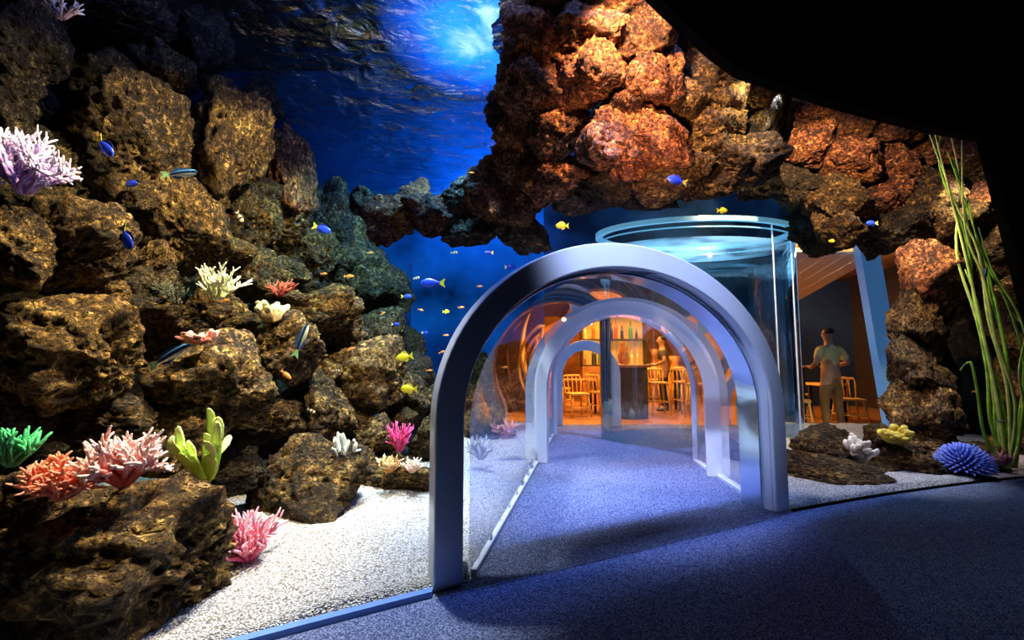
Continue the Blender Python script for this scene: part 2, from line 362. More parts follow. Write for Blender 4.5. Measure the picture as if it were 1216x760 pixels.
def water_glow_mat():
    m, nt, out = new_mat('added_glow_ripples'); L = nt.links
    tc = N(nt, 'ShaderNodeTexCoord'); no = N(nt, 'ShaderNodeTexNoise', Scale=2.2, Detail=6.0, Distortion=1.2)
    L.new(tc.outputs['Generated'], no.inputs['Vector'])
    mp = N(nt, 'ShaderNodeMapping'); mp.inputs['Location'].default_value = (-1, -1, 0); mp.inputs['Scale'].default_value = (2, 2, 0)
    L.new(tc.outputs['Generated'], mp.inputs[0])
    ln = N(nt, 'ShaderNodeVectorMath', operation='LENGTH'); L.new(mp.outputs[0], ln.inputs[0])
    fo = N(nt, 'ShaderNodeMapRange'); fo.inputs[1].default_value = 1.0; fo.inputs[2].default_value = 0.1; L.new(ln.outputs['Value'], fo.inputs[0])
    mu = N(nt, 'ShaderNodeMath', operation='MULTIPLY'); L.new(no.outputs['Fac'], mu.inputs[0]); L.new(fo.outputs[0], mu.inputs[1])
    r = ramp(nt, mu.outputs[0], [(0.0, (0, 0, 0)), (0.15, (0.0, 0.06, .38)), (0.35, (.04, .4, .9)), (.48, (.8, 1, 1))])  # ripples and falloff of the light are put into the emission colour
    e = N(nt, 'ShaderNodeEmission', Strength=4.2); L.new(r.outputs[0], e.inputs[0]); L.new(e.outputs[0], out.inputs[0]); return m
sk = box('glow_panel', -2.1, 1.1, 5.0, 8.6, 6.3, 6.35, water_glow_mat()); tag(sk, 'soft cyan glow panel added above the water for its bright ripples', 'light panel')  # panel added to make the bright patch seen on the water

WZ = 4.5
V, Fc = [], []; nx, ny = 140, 90
for j in range(ny+1):
    for i in range(nx+1):
        x = -6.8+i/nx*14; y0 = gy(x)+.02; y = y0+(8.65-y0)*j/ny
        if x > 4.6: y = y0+(7.65-y0)*j/ny
        V.append((x, y, WZ+.05*noise.noise(Vector((x*1.6, y*3.0, 0)))))
for j in range(ny):
    for i in range(nx): Fc.append((j*(nx+1)+i, j*(nx+1)+i+1, (j+1)*(nx+1)+i+1, (j+1)*(nx+1)+i))
w = mk('water_surface', V, Fc, M_WATER, smooth=True); tag(w, 'rippled blue water surface seen from below', 'water', kind='stuff')

def in_poly(x, y, P):
    c = False; n = len(P)
    for i in range(n):
        x0, y0 = P[i]; x1, y1 = P[(i+1) % n]
        if (y0 > y) != (y1 > y) and x < (x1-x0)*(y-y0)/(y1-y0)+x0: c = not c
    return c
TP = [(TL0.x-.05, TL0.y-.3), (TL1.x, TL1.y), (.65, 8.7), (4.5, 8.7), (4.3, 6.5), (2.5, 6.1), (TR1.x, TR1.y), (TR0.x, TR0.y-.3)]
V, Fc = [], []; st = 0.06; nx = int(13.5/st); ny = int(8.7/st)
for j in range(ny+1):
    for i in range(nx+1):
        x = -6.5+i*st; y = 0.0+j*st-.06
        z = .03+.06*noise.noise(Vector((x*.9, y*.9, 3)))+.02*noise.noise(Vector((x*4, y*4, 1)))
        z += min(.22, max(0, (y-gy(x))*.06))
        if y < gy(x)+.01 or in_poly(x, y, TP) or (x > 4.5 and y > 7.62): z = -0.27
        V.append((x, y, z))
for j in range(ny):
    for i in range(nx): 
        q = (j*(nx+1)+i, j*(nx+1)+i+1, (j+1)*(nx+1)+i+1, (j+1)*(nx+1)+i)
        if all(V[a][2] < -.26 for a in q): continue
        Fc.append(q)
s = mk('gravel_bed', V, Fc, M_SAND, smooth=True); tag(s, 'white coral gravel covering the tank bottom', 'gravel', kind='stuff')

# ---------------------------------------------------------------- rocks
import bmesh
def rock_base(seed, sub=5):
    rnd = random.Random(seed)
    bm = bmesh.new(); bmesh.ops.create_icosphere(bm, subdivisions=sub, radius=1)
    pl = []
    for i in range(12):
        v = Vector((rnd.gauss(0, 1), rnd.gauss(0, 1), rnd.gauss(0, 1))).normalized(); pl.append((v, rnd.uniform(.62, .95)))
    off = Vector((seed*7.3, seed*3.1, seed))
    for v in bm.verts:
        d = v.co.normalized()
        s = 0.0
        for n_, h in pl:
            q = max(n_.dot(d), 0)/h
            s += q**12
        r = 1.0/max(s, .05)**(1/12)
        r = min(r, 1.27)
        r *= 1+.14*noise.noise(d*1.8+off)+.10*noise.noise(d*4.0+off)-.09*abs(noise.noise(d*5.5+off*1.3))+.06*noise.noise(d*10+off)
        pit = noise.noise(d*14+off*2); r -= max(0, pit-.08)*.24
        r += .033*noise.noise(d*28+off)
        v.co = d*r
    mn = [min(v.co[i] for v in bm.verts) for i in range(3)]; mx = [max(v.co[i] for v in bm.verts) for i in range(3)]
    for v in bm.verts:
        v.co = Vector([((v.co[i]-mn[i])/(mx[i]-mn[i])*2-1) for i in range(3)])
    me = bpy.data.meshes.new('rock'); bm.to_mesh(me); bm.free()
    me.polygons.foreach_set('use_smooth', [True]*len(me.polygons))
    return me
bases = [rock_base(i+1) for i in range(12)]
def with_mat(mat): 
    out = []
    for b in bases:
        c = b.copy(); c.materials.append(mat); out.append(c)
    return out
RM = {'o': with_mat(M_ROCK), 'r': with_mat(M_RED), 'd': with_mat(M_DARK)}
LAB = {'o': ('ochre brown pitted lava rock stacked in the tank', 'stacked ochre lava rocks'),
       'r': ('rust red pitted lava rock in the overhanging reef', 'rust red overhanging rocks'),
       'd': ('dark lava rock in the tank wall', 'dark lava rocks')}
rr = random.Random(11)
def rock(px, py, w, h, d, k='o', dep=None, grow=1.06, label=None):
    me = rr.choice(RM[k]); o = bpy.data.objects.new('rock', me); COL.objects.link(o)
    p = at(px, py, d); s = d/F/2*grow
    o.location = p
    o.scale = (w*s, (dep or (w*.5+h*.35))*s, h*s)
    o.rotation_euler = (rr.uniform(-.15, .15), rr.uniform(-.2, .2), rr.choice([0, math.pi])+rr.uniform(-.3, .3))
    tag(o, label or LAB[k][0], 'rock', LAB[k][1])
    return o
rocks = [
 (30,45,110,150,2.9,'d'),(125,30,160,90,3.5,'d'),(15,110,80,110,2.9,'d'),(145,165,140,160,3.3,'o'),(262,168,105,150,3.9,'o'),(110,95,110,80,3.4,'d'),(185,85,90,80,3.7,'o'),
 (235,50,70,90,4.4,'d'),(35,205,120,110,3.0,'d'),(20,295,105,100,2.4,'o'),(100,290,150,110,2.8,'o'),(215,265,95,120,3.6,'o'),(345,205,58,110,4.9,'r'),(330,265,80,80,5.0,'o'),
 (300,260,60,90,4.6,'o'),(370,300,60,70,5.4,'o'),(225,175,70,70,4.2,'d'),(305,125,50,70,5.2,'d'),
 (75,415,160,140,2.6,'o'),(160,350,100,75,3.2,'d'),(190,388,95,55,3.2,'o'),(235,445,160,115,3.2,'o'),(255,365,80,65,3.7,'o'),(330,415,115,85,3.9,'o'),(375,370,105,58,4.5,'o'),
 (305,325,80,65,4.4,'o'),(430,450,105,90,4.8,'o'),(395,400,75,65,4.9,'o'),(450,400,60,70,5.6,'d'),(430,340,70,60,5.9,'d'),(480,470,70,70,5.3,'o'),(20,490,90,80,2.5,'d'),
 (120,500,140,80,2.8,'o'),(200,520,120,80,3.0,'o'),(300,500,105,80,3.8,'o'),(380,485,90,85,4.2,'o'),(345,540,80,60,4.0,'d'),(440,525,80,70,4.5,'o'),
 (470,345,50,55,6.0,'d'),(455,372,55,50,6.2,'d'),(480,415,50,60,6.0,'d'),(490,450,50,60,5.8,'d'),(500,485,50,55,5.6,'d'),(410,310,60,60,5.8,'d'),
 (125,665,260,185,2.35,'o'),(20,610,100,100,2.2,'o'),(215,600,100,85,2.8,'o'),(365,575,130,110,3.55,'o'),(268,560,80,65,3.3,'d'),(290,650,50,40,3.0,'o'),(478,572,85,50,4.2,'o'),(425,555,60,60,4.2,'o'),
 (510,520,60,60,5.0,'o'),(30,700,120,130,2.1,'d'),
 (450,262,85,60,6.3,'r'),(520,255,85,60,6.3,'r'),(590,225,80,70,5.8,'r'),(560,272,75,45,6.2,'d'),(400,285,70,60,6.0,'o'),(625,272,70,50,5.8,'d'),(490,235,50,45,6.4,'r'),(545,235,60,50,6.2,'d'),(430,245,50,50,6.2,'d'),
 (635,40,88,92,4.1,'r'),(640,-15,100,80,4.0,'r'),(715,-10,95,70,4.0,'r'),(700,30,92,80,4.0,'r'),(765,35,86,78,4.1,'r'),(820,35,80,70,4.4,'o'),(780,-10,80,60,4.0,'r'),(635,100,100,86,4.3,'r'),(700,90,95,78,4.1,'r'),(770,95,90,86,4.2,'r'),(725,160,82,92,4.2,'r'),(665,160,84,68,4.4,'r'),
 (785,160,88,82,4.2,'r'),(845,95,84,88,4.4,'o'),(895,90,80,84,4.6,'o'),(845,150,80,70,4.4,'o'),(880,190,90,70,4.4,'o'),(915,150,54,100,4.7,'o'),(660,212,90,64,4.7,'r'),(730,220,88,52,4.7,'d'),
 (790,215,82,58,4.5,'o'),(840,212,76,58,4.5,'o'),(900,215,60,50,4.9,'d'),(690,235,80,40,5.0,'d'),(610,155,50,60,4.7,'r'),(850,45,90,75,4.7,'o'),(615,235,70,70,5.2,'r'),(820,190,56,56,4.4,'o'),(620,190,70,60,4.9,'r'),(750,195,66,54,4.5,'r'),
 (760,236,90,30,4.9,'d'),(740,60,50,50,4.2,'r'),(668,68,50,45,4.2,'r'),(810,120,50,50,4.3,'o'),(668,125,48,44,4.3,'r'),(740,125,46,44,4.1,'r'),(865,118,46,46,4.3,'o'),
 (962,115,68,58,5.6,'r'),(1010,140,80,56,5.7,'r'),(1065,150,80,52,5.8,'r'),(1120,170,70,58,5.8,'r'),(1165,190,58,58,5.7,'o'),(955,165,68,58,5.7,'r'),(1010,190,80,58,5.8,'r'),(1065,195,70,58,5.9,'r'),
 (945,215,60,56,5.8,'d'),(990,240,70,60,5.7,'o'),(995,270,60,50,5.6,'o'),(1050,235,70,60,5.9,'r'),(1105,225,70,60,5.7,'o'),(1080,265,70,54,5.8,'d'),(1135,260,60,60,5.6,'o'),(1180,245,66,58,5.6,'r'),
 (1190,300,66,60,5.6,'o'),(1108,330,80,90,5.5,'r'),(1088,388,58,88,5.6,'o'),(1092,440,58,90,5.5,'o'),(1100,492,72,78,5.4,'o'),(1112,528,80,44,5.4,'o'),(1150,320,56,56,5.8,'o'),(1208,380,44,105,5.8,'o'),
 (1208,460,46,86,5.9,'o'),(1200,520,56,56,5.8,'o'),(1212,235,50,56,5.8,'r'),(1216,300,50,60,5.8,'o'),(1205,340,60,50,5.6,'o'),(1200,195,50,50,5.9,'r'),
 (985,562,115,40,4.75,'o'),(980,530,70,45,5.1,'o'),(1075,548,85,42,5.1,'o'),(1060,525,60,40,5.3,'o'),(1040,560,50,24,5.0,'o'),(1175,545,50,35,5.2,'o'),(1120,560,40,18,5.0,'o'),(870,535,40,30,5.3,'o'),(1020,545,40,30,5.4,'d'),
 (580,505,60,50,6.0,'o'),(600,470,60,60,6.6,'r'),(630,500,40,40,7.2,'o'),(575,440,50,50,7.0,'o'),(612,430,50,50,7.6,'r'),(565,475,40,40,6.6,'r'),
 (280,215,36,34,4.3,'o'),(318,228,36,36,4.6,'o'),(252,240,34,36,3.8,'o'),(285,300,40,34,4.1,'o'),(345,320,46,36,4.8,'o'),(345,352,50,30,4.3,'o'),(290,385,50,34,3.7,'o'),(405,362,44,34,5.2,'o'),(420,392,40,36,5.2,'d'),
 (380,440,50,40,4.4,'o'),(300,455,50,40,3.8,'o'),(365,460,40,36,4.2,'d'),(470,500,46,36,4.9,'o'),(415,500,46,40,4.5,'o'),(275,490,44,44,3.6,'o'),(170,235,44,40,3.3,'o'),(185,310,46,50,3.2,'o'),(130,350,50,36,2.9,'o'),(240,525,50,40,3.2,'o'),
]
for r in rocks: rock(*r)
def filler(x0, x1, y0, y1, step, dfun, k, size=1.35):
    y = y0; row = 0
    while y <= y1:
        x = x0+(row % 2)*step*.5
        while x <= x1:
            d = dfun(x, y)
            if d: rock(x+rr.uniform(-8, 8), y+rr.uniform(-8, 8), step*size*rr.uniform(.8, 1.15), step*size*rr.uniform(.75, 1.1), d, k)
            x += step
        y += step*.85; row += 1
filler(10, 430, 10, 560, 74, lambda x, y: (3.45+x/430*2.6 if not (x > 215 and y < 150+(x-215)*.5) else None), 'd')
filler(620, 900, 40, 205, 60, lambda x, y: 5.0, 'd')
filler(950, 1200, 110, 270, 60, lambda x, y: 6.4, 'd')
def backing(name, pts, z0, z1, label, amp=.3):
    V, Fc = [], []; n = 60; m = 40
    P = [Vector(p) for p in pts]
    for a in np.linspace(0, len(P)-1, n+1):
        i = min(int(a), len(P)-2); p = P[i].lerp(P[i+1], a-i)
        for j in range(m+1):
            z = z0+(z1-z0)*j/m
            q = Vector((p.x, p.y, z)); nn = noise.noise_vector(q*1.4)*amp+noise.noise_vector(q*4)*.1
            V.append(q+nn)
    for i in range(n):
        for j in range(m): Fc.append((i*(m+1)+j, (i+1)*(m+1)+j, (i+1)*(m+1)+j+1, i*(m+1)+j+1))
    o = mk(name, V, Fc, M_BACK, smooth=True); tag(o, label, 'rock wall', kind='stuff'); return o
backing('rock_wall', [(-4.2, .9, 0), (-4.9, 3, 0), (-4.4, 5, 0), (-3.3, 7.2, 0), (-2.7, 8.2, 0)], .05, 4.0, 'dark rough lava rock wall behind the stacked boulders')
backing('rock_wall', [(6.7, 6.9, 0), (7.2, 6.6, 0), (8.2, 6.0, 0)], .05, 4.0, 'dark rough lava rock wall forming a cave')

# ---------------------------------------------------------------- corals
def coral_mat(name, base, tip):
    m, nt, out = new_mat(name); L = nt.links
    b = N(nt, 'ShaderNodeBsdfPrincipled'); b.inputs['Roughness'].default_value = 0.6
    at_ = N(nt, 'ShaderNodeAttribute', attribute_name='tip')
    no = N(nt, 'ShaderNodeTexNoise', Scale=30.0); tc = N(nt, 'ShaderNodeTexCoord'); L.new(tc.outputs['Object'], no.inputs['Vector'])
    r = ramp(nt, at_.outputs['Fac'], [(0.25, base), (0.95, tip)])
    L.new(r.outputs[0], b.inputs['Base Color'])
    bp = N(nt, 'ShaderNodeBump', Strength=0.6, Distance=0.01); L.new(no.outputs['Fac'], bp.inputs['Height']); L.new(bp.outputs[0], b.inputs['Normal'])
    L.new(b.outputs[0], out.inputs[0]); return m
def coral_obj(name, V, Fc, A, loc, s, base, tip, label, cat='coral'):
    me = bpy.data.meshes.new(name); me.from_pydata([tuple(v) for v in V], [], Fc); me.update()
    me.polygons.foreach_set('use_smooth', [True]*len(me.polygons))
    at_ = me.attributes.new('tip', 'FLOAT', 'POINT'); at_.data.foreach_set('value', A)
    o = obj_from(name, me, None, loc, [coral_mat(name+'_mat', base, tip)])
    o.scale = (s, s, s); tag(o, label, cat); return o
def coral(name, px, py, d, hpx, base, tip, label, seed=1, stems=9, levels=2, spread=1.0, thick=.05, flat=1.0, kids=3, wide=1.0, cat='coral', kink=.35, ln=.55, wpx=None):
    rnd = random.Random(seed); V, Fc, A = [], [], []
    def grow(p, dr, L, r, lev):
        pts = [p]; rad = [r]; vals = [1-(lev+1)/(levels+1)]
        k = 4; q = p.copy(); dd = dr.copy()
        for i in range(k):
            dd = (dd+Vector((rnd.gauss(0, kink*.4), rnd.gauss(0, kink*.4), rnd.gauss(.06, kink*.2)))).normalized()
            q = q+dd*L/k; pts.append(q.copy())
            rad.append(r*(1-.12*(i+1)) if flat == 1 else r*(1+.9*math.sin((i+1)/k*math.pi*.8)))
            vals.append((levels-lev)/(levels+1)+(i+1)/k/(levels+1))
        pts.append(q+dd*r*.6); rad.append(rad[-1]*.45); vals.append(vals[-1])
        tube_geo(V, Fc, pts, rad, 7, flat, A, vals)
        if lev > 0:
            for c in range(kids):
                i = rnd.choice([2, 3, 4]) if c else 4
                nd = (dd+Vector((rnd.gauss(0, .55), rnd.gauss(0, .55), rnd.gauss(.1, .35)))).normalized()
                grow(pts[i].copy(), nd, L*rnd.uniform(.55, .8), r*.75, lev-1)
    for s in range(stems):
        a = rnd.uniform(0, 2*math.pi); e = rnd.uniform(.15, 1)*spread
        dr = Vector((math.cos(a)*e*wide, math.sin(a)*e*.8, 1.0)).normalized()
        grow(Vector((math.cos(a)*.08*wide, math.sin(a)*.06, 0)), dr, ln*rnd.uniform(.7, 1.1), thick, levels)
    zs = max(v[2] for v in V)
    s = hpx*d/F/zs
    o = coral_obj(name, V, Fc, A, at(px, py, d), s, base, tip, label, cat)
    if wpx:
        w0 = max(v[0] for v in V)-min(v[0] for v in V); sx = wpx*d/F/w0
        cx = (max(v[0] for v in V)+min(v[0] for v in V))/2
        o.scale = (sx, (sx+s)/2, s); o.location.x -= cx*sx
    return o
coral('branching_coral', 30, 228, 2.3, 92, (.40,.24,.6), (.80,.68,.92), 'large lavender and white branching coral on a dark rock', 3, 26, 2, 1.3, .05, kids=4, wpx=88, kink=.8)
coral('branching_coral', 12, 552, 2.0, 44, (.02,.25,.08), (.1,.75,.3), 'bright green finger coral beside a red coral', 4, 16, 1, 1.3, .08, wpx=50, kink=.6)
coral('branching_coral', 68, 590, 2.05, 50, (.75,.08,.04), (.95,.38,.22), 'orange red bushy coral on an ochre boulder', 5, 44, 2, 2.0, .08, wpx=104, kink=.8)
coral('branching_coral', 142, 574, 2.15, 68, (.75,.07,.03), (.92,.70,.66), 'red coral with white tips on an ochre boulder', 6, 36, 2, 1.6, .075, wpx=88, kink=.8)
coral('leaf_coral', 250, 568, 2.7, 80, (.38,.62,.03), (.8,.94,.3), 'yellow green broad leafy coral between rocks', 31, 9, 1, 1.0, .085, flat=.15, kids=2, wpx=60, kink=.6)
coral('bush_coral', 290, 668, 2.75, 60, (.75,.08,.22), (1,.45,.55), 'pink bushy coral standing on white gravel', 9, 70, 1, .9, .05, wpx=62, kink=.7)
coral('branching_coral', 255, 355, 3.2, 42, (.55,.6,.25), (.95,.98,.75), 'pale yellow branching coral on a rock ledge', 10, 12, 2, 1.3, .055, wpx=58)
coral('fan_coral', 208, 362, 3.05, 34, (.02,.03,.02), (.12,.14,.08), 'small dark green fan coral on a rock', 12, 9, 2, 1.3, .03, wpx=38)
coral('branching_coral', 335, 352, 3.9, 22, (.3,.03,.02), (.6,.15,.1), 'small deep red coral on a rock ledge', 13, 14, 1, 1.6, .05, wpx=34)
coral('leaf_coral', 323, 382, 3.6, 26, (.3,.2,.08), (.8,.68,.4), 'cream folded leaf coral on a rock ledge', 14, 8, 1, 1.5, .1, flat=.3, wpx=34)
coral('plate_coral', 235, 408, 2.9, 18, (.6,.18,.12), (.95,.5,.42), 'flat salmon pink coral on a rock ledge', 15, 14, 1, 3.0, .1, flat=.35, wpx=48)
coral('leaf_coral', 410, 560, 3.6, 46, (.6,.68,.6), (.95,1,.95), 'white leafy coral between boulders', 16, 8, 1, .8, .06, flat=.3, wpx=34)
coral('bush_coral', 474, 535, 4.0, 34, (.5,.02,.15), (.9,.1,.35), 'magenta bushy coral on an orange rock', 17, 30, 1, 1.1, .05, wpx=34)
coral('branching_coral', 462, 560, 3.9, 20, (.7,.25,.04), (.95,.7,.35), 'orange and cream coral clump on a rock', 18, 18, 1, 2.0, .08, wpx=34)
coral('branching_coral', 492, 560, 3.9, 16, (.8,.4,.25), (1,.85,.7), 'peach coral clump on a rock', 19, 18, 1, 2.0, .08, wpx=30)
coral('branching_coral', 600, 520, 5.0, 22, (.6,.1,.12), (.95,.4,.4), 'small red coral beside the tunnel wall', 20, 18, 1, 1.6, .08, wpx=34)
coral('branching_coral', 570, 545, 4.6, 28, (.5,.45,.4), (.95,.9,.9), 'pale coral clump beside the tunnel wall', 21, 18, 1, 1.6, .06, wpx=34)
coral('branching_coral', 640, 515, 6.2, 24, (.6,.15,.3), (.9,.5,.6), 'pink coral beside the tunnel wall', 22, 14, 1, 1.6, .06, wpx=24)
coral('branching_coral', 75, 22, 2.6, 28, (.6,.4,.5), (.95,.85,.85), 'small pale pink coral on a high rock', 23, 14, 1, 1.5, .06, wpx=42)
coral('leaf_coral', 1018, 548, 4.95, 32, (.5,.5,.42), (.95,.95,.85), 'white crumpled coral beside an ochre rock', 25, 16, 1, 1.2, .12, flat=.5, wpx=34)
coral('leaf_coral', 1062, 526, 5.0, 22, (.4,.3,.02), (.8,.65,.08), 'yellow lobed coral on a rock', 26, 16, 1, 1.3, .12, flat=.7, wpx=34)
coral('branching_coral', 1190, 552, 5.0, 16, (.4,.1,.2), (.7,.3,.4), 'small mauve coral at the foot of the seagrass', 27, 14, 1, 1.6, .08, wpx=30)
V, Fc, A = [], [], []
tube_geo(V, Fc, [(0,0,-.2),(0,0,0),(0,0,.25),(0,0,.45),(0,0,.52)], [.35,.6,.58,.35,.1], 16, 1, A, [0]*5)
rb = random.Random(3)
for i in range(230):
    z = (i+.5)/230*1.15-.15; a = i*2.39996; r = math.sqrt(max(0, 1-min(1, z)**2))
    d = Vector((math.cos(a)*r, math.sin(a)*r, z)).normalized()
    c = Vector((0, 0, .05))
    tube_geo(V, Fc, [c+d*.4, c+d*.75, c+d*(.95+rb.uniform(-.05, .05))], [.045, .05, .03], 6, 1, A, [0, .5, 1])
coral_obj('finger_coral', V, Fc, A, at(1145, 556, 4.95), 29*4.95/F, (.02,.03,.3), (.22,.32,.9), 'round spiky blue finger coral on the gravel')

# ---------------------------------------------------------------- seagrass
M_GRASS = simple('seagrass', (0.28, 0.62, 0.05), 0.5, noise_amt=0.3, nscale=8)
M_GRASS2 = simple('seagrass_pale', (0.6, 0.8, 0.18), 0.5, noise_amt=0.2, nscale=8)
sg0 = at(1195, 556, 5.0); sg = empty('seagrass_plant', sg0); tag(sg, 'tall green ribbon seagrass rising from the gravel', 'seagrass')
rg = random.Random(5)
blades = [[(1195,556),(1185,480),(1168,400),(1148,310),(1128,230),(1108,150)],[(1198,556),(1188,470),(1160,370),(1146,280),(1116,200),(1118,152)],
 [(1200,556),(1200,500),(1195,420),(1175,330),(1150,250),(1125,180)],[(1192,556),(1180,470),(1160,380),(1136,300),(1140,220),(1128,155)],
 [(1202,556),(1210,500),(1216,430),(1196,360),(1165,300),(1150,240)],[(1196,556),(1176,500),(1172,440),(1156,350),(1150,270),(1132,190)],
 [(1198,556),(1206,480),(1182,400),(1168,330),(1146,270),(1142,155)],[(1206,556),(1216,480),(1222,420),(1208,370),(1178,320),(1162,270)],
 [(1190,556),(1182,520),(1180,470),(1168,420),(1164,370),(1146,320)],[(1200,556),(1196,460),(1174,380),(1162,300),(1134,240),(1104,160)],
 [(1203,556),(1206,520),(1197,450),(1190,400),(1176,350),(1168,290)],[(1196,556),(1170,520),(1160,460),(1152,430),(1140,440)],
 [(1200,556),(1212,520),(1215,480),(1210,440),(1218,400)]]
for bi, b in enumerate(blades):
    dd = 5.02+rg.uniform(-.05, .12)
    P = [at(x, y, dd)-sg0 for x, y in b]
    Q = []
    for i in range(len(P)-1):
        p0 = P[max(i-1, 0)]; p1 = P[i]; p2 = P[i+1]; p3 = P[min(i+2, len(P)-1)]
        for t in (0, .25, .5, .75):
            Q.append(.5*((2*p1)+(p2-p0)*t+(2*p0-5*p1+4*p2-p3)*t*t+(3*p1-p0-3*p2+p3)*t**3))
    Q.append(P[-1])
    R = [.023*(1-.75*(i/len(Q))**2) for i in range(len(Q))]
    tube('blade', Q, R, M_GRASS if bi % 3 else M_GRASS2, sg, 6, .25)

# ---------------------------------------------------------------- fish
def fish_kind(name, body_col, belly, tail_col, fin_col, hgt, wid, stripe=None):
    m, nt, out = new_mat(name+'_skin'); L = nt.links
    b = N(nt, 'ShaderNodeBsdfPrincipled'); b.inputs['Roughness'].default_value = 0.35
    tc = N(nt, 'ShaderNodeTexCoord'); sx = N(nt, 'ShaderNodeSeparateXYZ'); L.new(tc.outputs['Object'], sx.inputs[0])
    if stripe == 'bars':
        wv = N(nt, 'ShaderNodeMath', operation='SINE'); mu = N(nt, 'ShaderNodeMath', operation='MULTIPLY'); mu.inputs[1].default_value = 18
        L.new(sx.outputs[0], mu.inputs[0]); L.new(mu.outputs[0], wv.inputs[0])
        r = ramp(nt, wv.outputs[0], [(0.25, body_col), (0.35, belly)])
    elif stripe == 'lines':
        ad = N(nt, 'ShaderNodeMath', operation='ADD'); ad.inputs[1].default_value = 0.5; L.new(sx.outputs[2], ad.inputs[0])
        r = ramp(nt, ad.outputs[0], [(0.46, belly), (0.48, body_col), (.54, body_col), (.555, (.1, .4, .6)), (.57, body_col)])
    else:
        ad = N(nt, 'ShaderNodeMath', operation='ADD'); ad.inputs[1].default_value = 0.5; L.new(sx.outputs[2], ad.inputs[0])
        r = ramp(nt, ad.outputs[0], [(0.35, belly), (0.5, body_col)])
    L.new(r.outputs[0], b.inputs['Base Color']); L.new(b.outputs[0], out.inputs[0])
    V, Fc = [], []; n = 14; seg = 14
    for i in range(n+1):
        t = i/n; x = .42-t*.72
        h = hgt*(math.sin(math.pi*min(1, t*1.02+.0))**.62*(1-.45*t)+.02) if 0 < t < 1 else (.01 if t == 0 else hgt*.16)
        h = max(h, hgt*.16 if t > .5 else .01)
        for j in range(seg):
            a = 2*math.pi*j/seg; V.append((x, math.cos(a)*h*wid/hgt*.9, math.sin(a)*h))
    for i in range(n):
        for j in range(seg): Fc.append((i*seg+j, i*seg+(j+1) % seg, (i+1)*seg+(j+1) % seg, (i+1)*seg+j))
    Fc += [tuple(range(seg)), tuple(n*seg+j for j in range(seg))[::-1]]
    body = mk(name, V, Fc, m, None, True)
    tm = simple(name+'_tail', tail_col, .5, noise_amt=.1); fm = simple(name+'_fin', fin_col, .5, noise_amt=.1)
    def fin(nm, P, mat):
        k = len(P); V = [(x, -.006, z) for x, z in P]+[(x, .006, z) for x, z in P]
        Fc = [tuple(range(k)), tuple(range(2*k-1, k-1, -1))]+[(i, k+i, k+(i+1) % k, (i+1) % k) for i in range(k)]
        return mk(nm, V, Fc, mat, body)
    h = hgt
    fin('tail_fin', [(-.27, h*.2), (-.36, h*.45), (-.5, h*.85), (-.44, 0), (-.5, -h*.85), (-.36, -h*.45), (-.27, -h*.2)], tm)
    fin('dorsal_fin', [(.22, h*.75), (.1, h*1.15), (-.1, h*1.1), (-.26, h*.5), (-.2, h*.3), (0, h*.7)], fm)
    fin('anal_fin', [(.05, -h*.75), (-.05, -h*1.1), (-.2, -h*.8), (-.25, -h*.4), (-.1, -h*.5)], fm)
    V, Fc = [], []
    for sgn in (-1, 1):
        tube_geo(V, Fc, [(.32, sgn*wid*.35, h*.18), (.32, sgn*wid*.62, h*.18)], [.025, .018], 8)
    mk('eye', V, Fc, M_BLACK, body, True)
    return body
kinds = {
 'tang': fish_kind('surgeonfish', (.02,.06,.9), (.02,.12,1), (.9,.75,.05), (.01,.02,.25), .21, .07),
 'yel': fish_kind('yellow_tang', (.95,.85,.03), (.95,.85,.05), (.95,.85,.03), (.9,.75,.03), .26, .06),
 'wra': fish_kind('wrasse', (.01,.03,.14), (.8,.95,.7), (.3,.7,.35), (.02,.08,.3), .12, .06, 'lines'),
 'org': fish_kind('anthias', (.9,.3,.06), (.95,.55,.2), (.9,.4,.1), (.9,.3,.1), .15, .07),
 'whi': fish_kind('damselfish', (.6,.55,.35), (.05,.05,.06), (.5,.5,.4), (.1,.1,.1), .2, .07, 'bars'),
}
flab = {'tang': ('vivid blue surgeonfish with yellow tail swimming by rocks', 'blue surgeonfish'), 'yel': ('bright yellow tang swimming', 'yellow tangs'),
        'wra': ('slender dark and pale green striped wrasse by rocks', 'slender wrasses'), 'org': ('small orange reef fish swimming', 'small orange fish'), 'whi': ('small dark and cream striped fish swimming', 'small striped fish')}
used = set()
def fish(k, px, py, ln, d, ang=0, flip=False, yaw=0):
    if k in used: o = copy_tree(kinds[k])
    else: o = kinds[k]; used.add(k)
    o.location = at(px, py, d); s = ln*d/F; o.scale = (s, s, s)
    o.rotation_euler = (0, math.radians(-ang)*(-1 if flip else 1), (math.pi if flip else 0)+yaw)
    tag(o, flab[k][0], 'fish', flab[k][1])
